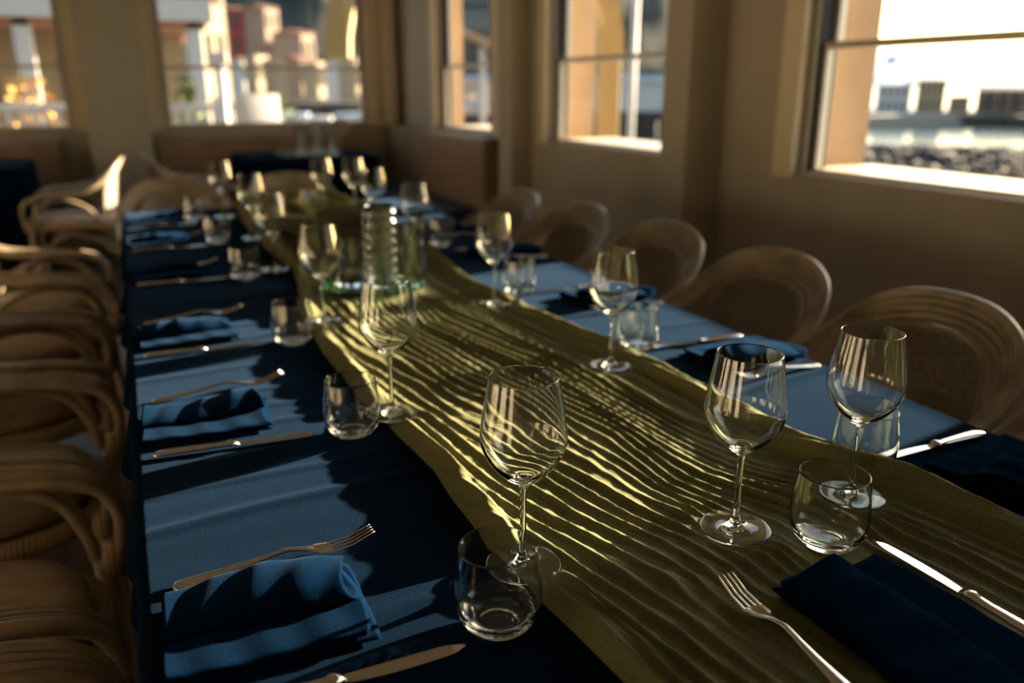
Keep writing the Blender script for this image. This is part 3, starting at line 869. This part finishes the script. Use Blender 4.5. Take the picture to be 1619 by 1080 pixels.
# ================================================================== OUTSIDE
WZ = -1.75
M['water'] = mat('harbour_water', (.05, .10, .12), .12); bump(M['water'], 1.2, .5, .12, (1, 1, 1), 5)
M['rock'] = mat('dark_rock', (.05, .05, .06), .8); vary(M['rock'], (.010, .010, .012), (.045, .042, .042), 2); bump(M['rock'], 3, .6, .08)
M['deck'] = mat('quay_paving', (.22, .20, .17), .8); bump(M['deck'], 6, .3, .02)
M['hill'] = mat('forested_hill', (.030, .040, .030), .95); vary(M['hill'], (.014, .016, .013), (.045, .045, .032), .05, (1, 1, 1), .35, .65, 8)
M['hazy_hill'] = mat('haze_tinted_hill', (.45, .50, .55), .95); bump(M['hazy_hill'], .01, .3, 5)  # haze over the far hills is put into this pale blue-grey colour
M['white'] = mat('white_paint', (.36, .36, .37), .6); bump(M['white'], 20, .1, .005)
M['cream'] = mat('cream_stucco', (.24, .185, .115), .8); bump(M['cream'], 5, .1, .02)
M['peach'] = mat('peach_stucco', (.22, .14, .10), .8); bump(M['peach'], 5, .1, .02)
M['red'] = mat('red_stucco', (.14, .02, .02), .8); bump(M['red'], 5, .1, .02)
M['yellow'] = mat('yellow_stucco', (.27, .19, .07), .8); bump(M['yellow'], 5, .1, .02)
M['roof'] = mat('tiled_roof', (.24, .11, .07), .8); bump(M['roof'], 8, .4, .05)
M['slate'] = mat('slate_blue_roof', (.32, .40, .52), .6); bump(M['slate'], 8, .2, .03)
M['dark'] = mat('tarred_piling', (.03, .03, .035), .8); bump(M['dark'], 8, .2, .03)
M['glass_dark'] = mat('dark_window_glass', (.03, .035, .04), .15)
M['shrub'] = mat('garden_shrub', (.06, .10, .03), .8); vary(M['shrub'], (.03, .06, .015), (.14, .17, .05), 3)
# water, quay and hills are the ground the place stands on
mb = MB(); V, F = grid(60, 60, lambda u, v: (2 + 900 * u ** 2, -400 + 1000 * v, WZ)); mb.add(V, F); struct(mb, 'water', M['water'], True)
struct(MB().box(-60, 2.95, YW + .52, 150, WZ - .3, -.12), 'quay', M['deck'])
struct(MB().box(2.96, 75, 46, 150, WZ - .5, -.9), 'shore', M['deck'])
def hill(name, pts, depth, m, base=WZ - 1):
    """ridge line given as (pixel x, pixel y of crest, distance)"""
    V = []; F = []; n = 80
    xs = np.linspace(0, len(pts) - 1, n)
    P = [np.array([np.interp(x, range(len(pts)), [p[k] for p in pts]) for k in range(3)]) for x in xs]
    rows = 14
    for i, (px, py, d) in enumerate(P):
        for j in range(rows):
            t = j / (rows - 1)
            c = far(px, py, d + depth * t)
            f0 = far(px, 133, d)
            q = f0 * (1 - t) + far(px, 133, d + depth) * t
            hz = base + (c[2] - base) * (sin(t * pi / 2) ** .8) * (1 if t > 0 else 0)
            nz = (vnoise(np.array([i * .35]), np.array([j * .9]), 40)[0] - .5) * (c[2] - base) * .16 * min(1, t * 4)
            V.append((q[0], q[1], hz + nz))
    for i in range(n - 1):
        for j in range(rows - 1): F.append((i * rows + j, (i + 1) * rows + j, (i + 1) * rows + j + 1, i * rows + j + 1))
    o = link_mesh(name, V, F, m, None, True); o['kind'] = 'structure'; return o
hill('hillside', [(250, -190, 240), (500, -220, 240), (700, -200, 260), (900, -170, 260), (1060, -120, 280), (1180, -20, 300), (1290, 70, 320)], 220, M['hill'])
hill('distant_hills', [(1180, 60, 2200), (1400, 78, 2200), (1500, 88, 2200), (1620, 96, 2200), (1850, 100, 2200)], 1400, M['hazy_hill'])

def block(name, px0, px1, pyb, pyt, d, m, label, cat, grp=None, depth=5., rot=62., roof=None, wins=(0, 0), rise=.25):
    """a house whose near face spans the given pixels at distance d"""
    a = far(px0, 133, d); b = far(px1, 133, d); c = (a + b) / 2
    w = np.linalg.norm(b - a); zb = (-.12 if c[0] < 2.9 and c[1] < 60 else -.9) if pyb < 180 else -.94; zt = EYE + (133 - pyt) / FPX * d
    r = empty(name, (c[0], c[1], zb)); tag(r, label, cat, grp)
    r.rotation_euler = (0, 0, math.atan2(b[1] - a[1], b[0] - a[0]) + radians(rot))
    H = zt - zb; w = w * (.98 if rot > 0 else .90)
    MB().box(-w / 2, w / 2, -depth * .0, depth, 0, H).build('wall', m, r)
    if roof is not None:
        o_ = .25; k = MB(); y0, y1 = -o_, depth + o_; ym = (y0 + y1) / 2; zr = H + rise * w
        V = [(-w / 2 - o_, y0, H), (w / 2 + o_, y0, H), (w / 2 + o_, y1, H), (-w / 2 - o_, y1, H), (-w / 2 - o_, ym, zr), (w / 2 + o_, ym, zr)]
        k.add(V, [(0, 1, 5, 4), (2, 3, 4, 5), (0, 4, 3), (1, 2, 5), (0, 3, 2, 1)]); k.build('roof', roof, r)
    for i in range(wins[0]):
        for j in range(wins[1]):
            x = -w / 2 + w * (i + .5) / wins[0]; z = H * (j + .5) / wins[1]; ww = w / wins[0] * .22; hh = H / wins[1] * .28
            MB().box(x - ww, x + ww, -.04, .02, z - hh, z + hh).build('window', M['glass_dark'], r)
    return r
HB = 'harbour houses beyond the far right window'
rs = random.Random(9)
block('house', 372, 427, 135, 30, 98, M['red'], 'tall dark red house on the hillside beyond the far right window', 'house', HB, 7, 8, M['roof'], (3, 4), .12)
block('house', 424, 452, 135, 28, 88, M['peach'], 'narrow peach house standing right of the red house', 'house', HB, 3, 40, M['roof'], (2, 4), .2)
block('house', 452, 478, 135, 78, 83.5, M['peach'], 'low peach house with gabled roof, right of the narrow peach house', 'house', HB, 4, 40, M['roof'], (2, 2), .2)
block('house', 478, 505, 135, 60, 79, M['peach'], 'taller peach house at the right end of the hillside houses', 'house', HB, 4, 40, M['roof'], (2, 2), .2)
block('gabled_building', 322, 372, 135, -40, 34, M['cream'], 'tall sunlit cream gabled building above the pavilion roof', 'building', None, 3, 40, M['roof'], (2, 3), .2)
cols = [('cream', 'cream'), ('peach', 'peach'), ('white', 'white'), ('yellow', 'yellow')]
low = [(298, 330, 92), (384, 404, 98), (404, 432, 92), (436, 456, 100), (452, 474, 94), (474, 500, 96), (500, 524, 100), (538, 560, 97), (560, 584, 93)]
wherel = ['left of the white pavilion post', 'just right of the white pavilion post', 'below the red house', 'below the narrow peach house', 'fifth from the left along the quay', 'sixth from the left along the quay', 'left of the blue boat covers', 'right of the blue boat covers', 'beside the right window jamb']
for k, (a, b, t) in enumerate(low):
    cn = cols[[0, 2, 0, 1, 0, 1, 0, 2, 0][k]][0]
    block('quay_building', a, b, 160, t, 80 - 4.2 * k, M[cn], 'small sunlit %s quay building %s' % (cn, wherel[k]), 'building', 'sunlit quay buildings', 1.4, 42, M['roof'] if k % 2 else None, (3, 2), .18)
# boats and jetty below the houses
def boat(px, py, d, L, label, cov, grp='moored boats'):
    c = far(px, py, d); r = empty('boat', (c[0], c[1], WZ)); r.rotation_euler.z = radians(-15); tag(r, label, 'boat', grp)
    def hl_(u, v):
        t = u * 2 - 1; wd = L * .17 * (1 - max(t, 0) ** 2.4) * (1 if t > -1 else .9)
        a = (v - .5) * pi; return (t * L / 2, wd * sin(a), .9 - .95 * cos(a) * (1 - .25 * max(t, 0) ** 2))
    V, F = grid(16, 12, hl_); h = link_mesh('hull', V, F, M['white'], r, True)
    MB().rbox(-L * .3, L * .12, -L * .1, L * .1, .9, 1.75, .12, 3).build('cabin', M['white'], r, True)
    MB().rbox(-L * .42, L * .16, -L * .13, L * .13, 1.75, 1.9, .05, 2).build('canopy', cov, r, True)
    return r
for k, (px, d) in enumerate([(466, 37), (500, 33), (536, 28.5), (585, 37)]):
    boat(px, 180, d, 3.6, ['white boat with blue canopy, leftmost below the houses', 'white boat with white canopy between the other boats', 'white boat with broad blue canopy, third from left', 'white boat with blue canopy near the right jamb'][k], M['slate'] if k != 1 else M['white'])
def jetty(px0, px1, d, label, n=9, top=.35, roofed=False, rm=None):
    a = far(px0, 133, d); b = far(px1, 133, d); c = (a + b) / 2; w = np.linalg.norm(b - a)
    r = empty('jetty', (c[0], c[1], WZ)); r.rotation_euler.z = math.atan2(b[1] - a[1], b[0] - a[0]); tag(r, label, 'jetty')
    MB().box(-w / 2, w / 2, -1.2, 1.2, top + .9, top + 1.15).build('deck', M['dark'], r)
    for i in range(n):
        x = -w / 2 + w * (i + .5) / n
        MB().tube([(x, -1.0, -.5), (x, -1.0, top + 1.)], .14, 8, 1).build('piling', M['dark'], r, True)
    MB().box(-w / 2, w / 2, .2, .35, 0, top + .9).build('plank_skirt', M['dark'], r)
    if roofed:
        MB().box(-w / 2, w / 2, -.8, .9, top + 1.15, top + 2.9).build('shed_wall', M['white'], r)
        MB().box(-w / 2 - .2, w / 2 + .2, -1.3, 1.3, top + 2.9, top + 3.15).build('shed_roof', rm or M['slate'], r)
    return r
jetty(440, 640, 42, 'dark timber jetty on the harbour beyond the far right window', 14, 1.1)
jetty(715, 800, 48, 'dark piling jetty with a pale blue roof beyond the third window', 8, .4, True)
jetty(930, 1075, 52, 'dark piling jetty with white shed beyond the second window', 10, .4, True)
# pier sheds beyond the nearest window
PS = [(1385, 1446, 132, 80, 'slate', 'white'), (1449, 1500, 126, 82, 'cream', 'cream'), (1502, 1540, 148, 80, 'roof', 'peach'), (1542, 1660, 139, 84, 'dark', 'dark')]
for k, (a, b, t, d, rf, wl) in enumerate([(p[0], p[1], p[2], 80, p[4], p[5]) for p in PS]):
    block('pier_shed', a, b, 186, t, d, M[wl], ['white pier shed with slate roof beyond the nearest window', 'cream pier shed beyond the nearest window', 'small peach pier shed with red roof', 'long dark pier shed at the right edge'][k], 'shed', 'pier sheds across the water', 4, 0, M[rf], (5, 2), .06)
mb = MB(); a = far(1330, 133, 78); b = far(1760, 133, 78); w = np.linalg.norm(b - a)
pr_ = empty('pier', ((a[0] + b[0]) / 2, (a[1] + b[1]) / 2, WZ)); pr_.rotation_euler.z = math.atan2(b[1] - a[1], b[0] - a[0]); tag(pr_, 'long low timber pier across the water carrying the sheds', 'pier')
MB().box(-w / 2, w / 2, -2, 9, .55, .8).build('deck', M['dark'], pr_)
for i in range(26):
    x = -w / 2 + w * (i + .5) / 26; MB().tube([(x, -1.8, -.4), (x, -1.8, .55)], .16, 8, 1).build('piling', M['dark'], pr_, True)
def boulder_mesh(seed):
    r = np.random.RandomState(seed); V, F = [], []; n1, n2 = 6, 9
    rr2 = 1 + .28 * (r.rand(n1 + 1, n2) - .5) * 2
    for i in range(n1 + 1):
        for j in range(n2):
            a = pi * i / n1; t = 2 * pi * j / n2; q = rr2[i, j] if 0 < i < n1 else 1
            V.append((q * sin(a) * cos(t), q * sin(a) * sin(t) * .85, q * cos(a) * .62))
    for i in range(n1):
        for j in range(n2): F.append((i * n2 + j, (i + 1) * n2 + j, (i + 1) * n2 + (j + 1) % n2, i * n2 + (j + 1) % n2))
    return V, F
# rubble breakwater: nobody could count its stones
M['rock'].node_tree.nodes['Principled BSDF'].inputs['Specular IOR Level'].default_value = .2
mb = MB(); V, F = grid(50, 14, lambda u, v: (lambda c: (c[0], c[1], WZ - .3 + .85 * sin(pi * v) ** .7))(far(1330 + 480 * u, 133, 20 + 24 * v))); mb.add(V, F)
for k in range(420):
    px = rs.uniform(1335, 1800); d = 21 + 22 * rs.random() ** .9; c = far(px, 133, d); q = rs.uniform(.30, .75)
    h = WZ - .3 + .85 * sin(pi * (d - 20) / 24) ** .7
    V, F = boulder_mesh(k % 7); a = rs.uniform(0, 6)
    mb.add([(c[0] + q * (x * cos(a) - y * sin(a)), c[1] + q * (x * sin(a) + y * cos(a)), h + q * z * .8) for x, y, z in V], F)
o = mb.build('breakwater', M['rock'], None, False); tag(o, 'dark rubble breakwater below the nearest window', 'breakwater', None, 'stuff')

# white pavilion, balustrade and signs just outside the far windows
pv = empty('pavilion', (-3.2, 17.5, -.12)); tag(pv, 'white waterfront pavilion with posts and deep roof beyond the far left window', 'building')
MB().box(-6, 4.4, 0, 5, 0, 2.3).build('wall', M['cream'], pv)
MB().box(-6.4, 4.7, -1.7, 5.4, 2.3, 2.42).build('ceiling_board', M['roof'], pv)
MB().box(-6.5, 4.8, -1.85, 5.5, 2.42, 2.78).build('fascia', M['white'], pv)
MB().box(-6.8, 5.0, -1.7, 5.8, 2.90, 3.7).build('roof', M['slate'], pv); MB().box(-6.6, 4.9, -1.5, 5.6, 2.78, 2.90).build('roof_band', M['roof'], pv)
for x in (-4.6, -2.2, 1.93, 3.3, 4.5):
    MB().rbox(x - .13, x + .13, -1.7, -1.44, 0, 2.42, .02, 2).build('post', M['white'], pv, True)
for x in (-4.5, -2.2, .2, 2.3): MB().box(x, x + 1.1, -.03, .02, .8, 1.9).build('window', M['glass_dark'], pv)
def balustrade(x0, x1, y, z, h, label, n):
    r = empty('balustrade', ((x0 + x1) / 2, y, z)); tag(r, label, 'balustrade'); w = (x1 - x0) / 2
    MB().rbox(-w, w, -.05, .05, h - .09, h, .02, 2).build('handrail', M['white'], r, True)
    MB().box(-w, w, -.04, .04, .05, .12).build('bottom_rail', M['white'], r)
    for i in range(n):
        x = -w + 2 * w * (i + .5) / n
        MB().lathe([(.022, .12), (.035, .2), (.05, .32), (.03, .5), (.022, .6), (.035, h - .09)], 10, (x, 0, 0)).build('baluster', M['white'], r, True)
    return r
balustrade(-4.6, .3, 13.0, -.12, 1.15, 'white balustrade of turned balusters outside the far left window', 34)
balustrade(.35, 1.55, 12.6, -.12, 1.15, 'white balustrade of turned balusters outside the far right window', 9)
# sign box, glowing in the sun
c = far(403, 133, 10.5); r = empty('sign_panel', (c[0], c[1], -.12)); tag(r, 'blank cream white square panel on a post outside the far right window', 'sign'); r.rotation_euler.z = radians(15)
MB().rbox(-.26, .26, -.05, .05, EYE + .12 - .52, EYE + .12 - .10, .01, 2).build('panel', M['white'], r, True)
MB().box(-.03, .03, -.03, .03, 0, EYE - .40).build('post', M['dark'], r)
def post(px, d, z0, h, rad, m, label, name='post', grp=None):
    c = far(px, 133, d); r = empty(name, (c[0], c[1], z0)); tag(r, label, 'post', grp)
    MB().tube([(0, 0, 0), (0, 0, h)], rad, 12, 1).build('shaft', m, r, True)
    MB().rbox(-rad * 1.5, rad * 1.5, -rad * 1.5, rad * 1.5, h, h + .15, .02, 2).build('cap', m, r, True)
    return r
post(350, 12.0, -.12, 1.65, .065, M['white'], 'slim white post outside the far right window, left of the sign panel')
# street lamp beyond the third window
c = far(763, 133, 14); r = empty('street_lamp', (c[0], c[1], -1.75)); tag(r, 'white street lamp with a slanted flat head beyond the third window', 'street lamp')
MB().tube([(0, 0, 0), (0, 0, 3.6)], .05, 10, 1).build('pole', M['white'], r, True)
k = MB().rbox(-.30, .30, -.09, .09, -.05, .05, .02, 2).build('lamp_head', M['cream'], r, True); k.location = (-.05, 0, 3.72); k.rotation_euler = (0, radians(25), radians(-30))
# waterside arch beyond the second window
c = far(962, 133, 11); r = empty('arch', (c[0], c[1], -1.75)); tag(r, 'pale yellow waterside arch on a column beyond the second window', 'arch'); r.rotation_euler.z = radians(-22)
MB().rbox(-.13, .13, -.13, .13, 0.9, 3.35, .02, 2).build('column', M['yellow'], r, True)
MB().rbox(-.19, .19, -.19, .19, .75, .9, .02, 2).build('base', M['yellow'], r, True)
mb = MB(); n = 22; R0, R1 = 1.55, 1.85
for i in range(n):
    a, b = pi * i / n, pi * (i + 1) / n
    V = [(R * cos(t) - 1.55 - .13, y, 3.35 + R * sin(t) * 1.1) for y in (-.13, .13) for R, t in ((R0, a), (R1, a), (R1, b), (R0, b))]
    mb.add(V, [(0, 1, 2, 3), (7, 6, 5, 4), (0, 4, 5, 1), (1, 5, 6, 2), (2, 6, 7, 3), (3, 7, 4, 0)])
mb.build('arch_ring', M['yellow'], r)
MB().box(-.3, .3, -.3, .3, -.2, .75).build('plinth', M['yellow'], r)
post(1000, 16, -1.75, 6.2, .06, M['white'], 'tall thin pale mast beyond the second window, right of the arch', 'mast')
# shrubs by the quay
def shrub(px, d, zb, h, w, label, m=None, grp='shrubs by the quay'):
    c = far(px, 133, d); q = random.Random(int(px)); V = []; F = []
    for k in range(220):
        a = q.uniform(0, 2 * pi); z = q.random(); rr_ = w * math.sqrt(q.random()) * (1 - abs(z - .45) * 1.1)
        p = Vector((rr_ * cos(a), rr_ * sin(a), z * h)); s = q.uniform(.06, .12)
        d1 = Vector((q.uniform(-1, 1), q.uniform(-1, 1), q.uniform(-.6, 1))).normalized() * s; d2 = d1.cross(Vector((q.random(), q.random(), q.random() - .5))).normalized() * s * .4
        b = len(V); V += [p - d1, p + d2, p + d1, p - d2]; F.append((b, b + 1, b + 2, b + 3))
    r = empty('shrub', (c[0], c[1], zb)); tag(r, label, 'shrub', grp)
    link_mesh('foliage', V, F, m or M['shrub'], r, False)
    MB().tube([(0, 0, 0), (0, 0, h * .6)], .03, 6, 1).build('stem', M['dark'], r, True)
M['dry'] = mat('golden_shrub', (.45, .27, .08), .8); bump(M['dry'], 5, .2, .02)
shrub(42, 14.5, -.12, 1.5, .5, 'golden leafed shrub outside the far left window', M['dry'])
shrub(292, 14.0, -.12, 1.5, .28, 'slim green shrub outside the far right window at left')
shrub(425, 20, -.12, 1.2, .8, 'low green shrub behind the sign panel')
# sunlight focused by the glasses
try:
    sd.cycles.is_caustics_light = True
    for o in bpy.data.objects:
        if o.type == 'MESH':
            m0 = o.data.materials[0].name if o.data.materials else ''
            if m0 in ('clear_glass', 'green_glass', 'ribbed_clear_glass'): o.cycles.is_caustics_caster = True
            elif o.name.split('.')[0] in ('tablecloth', 'table_runner', 'napkin'): o.cycles.is_caustics_receiver = True
except Exception as e:
    print('caustics', e)
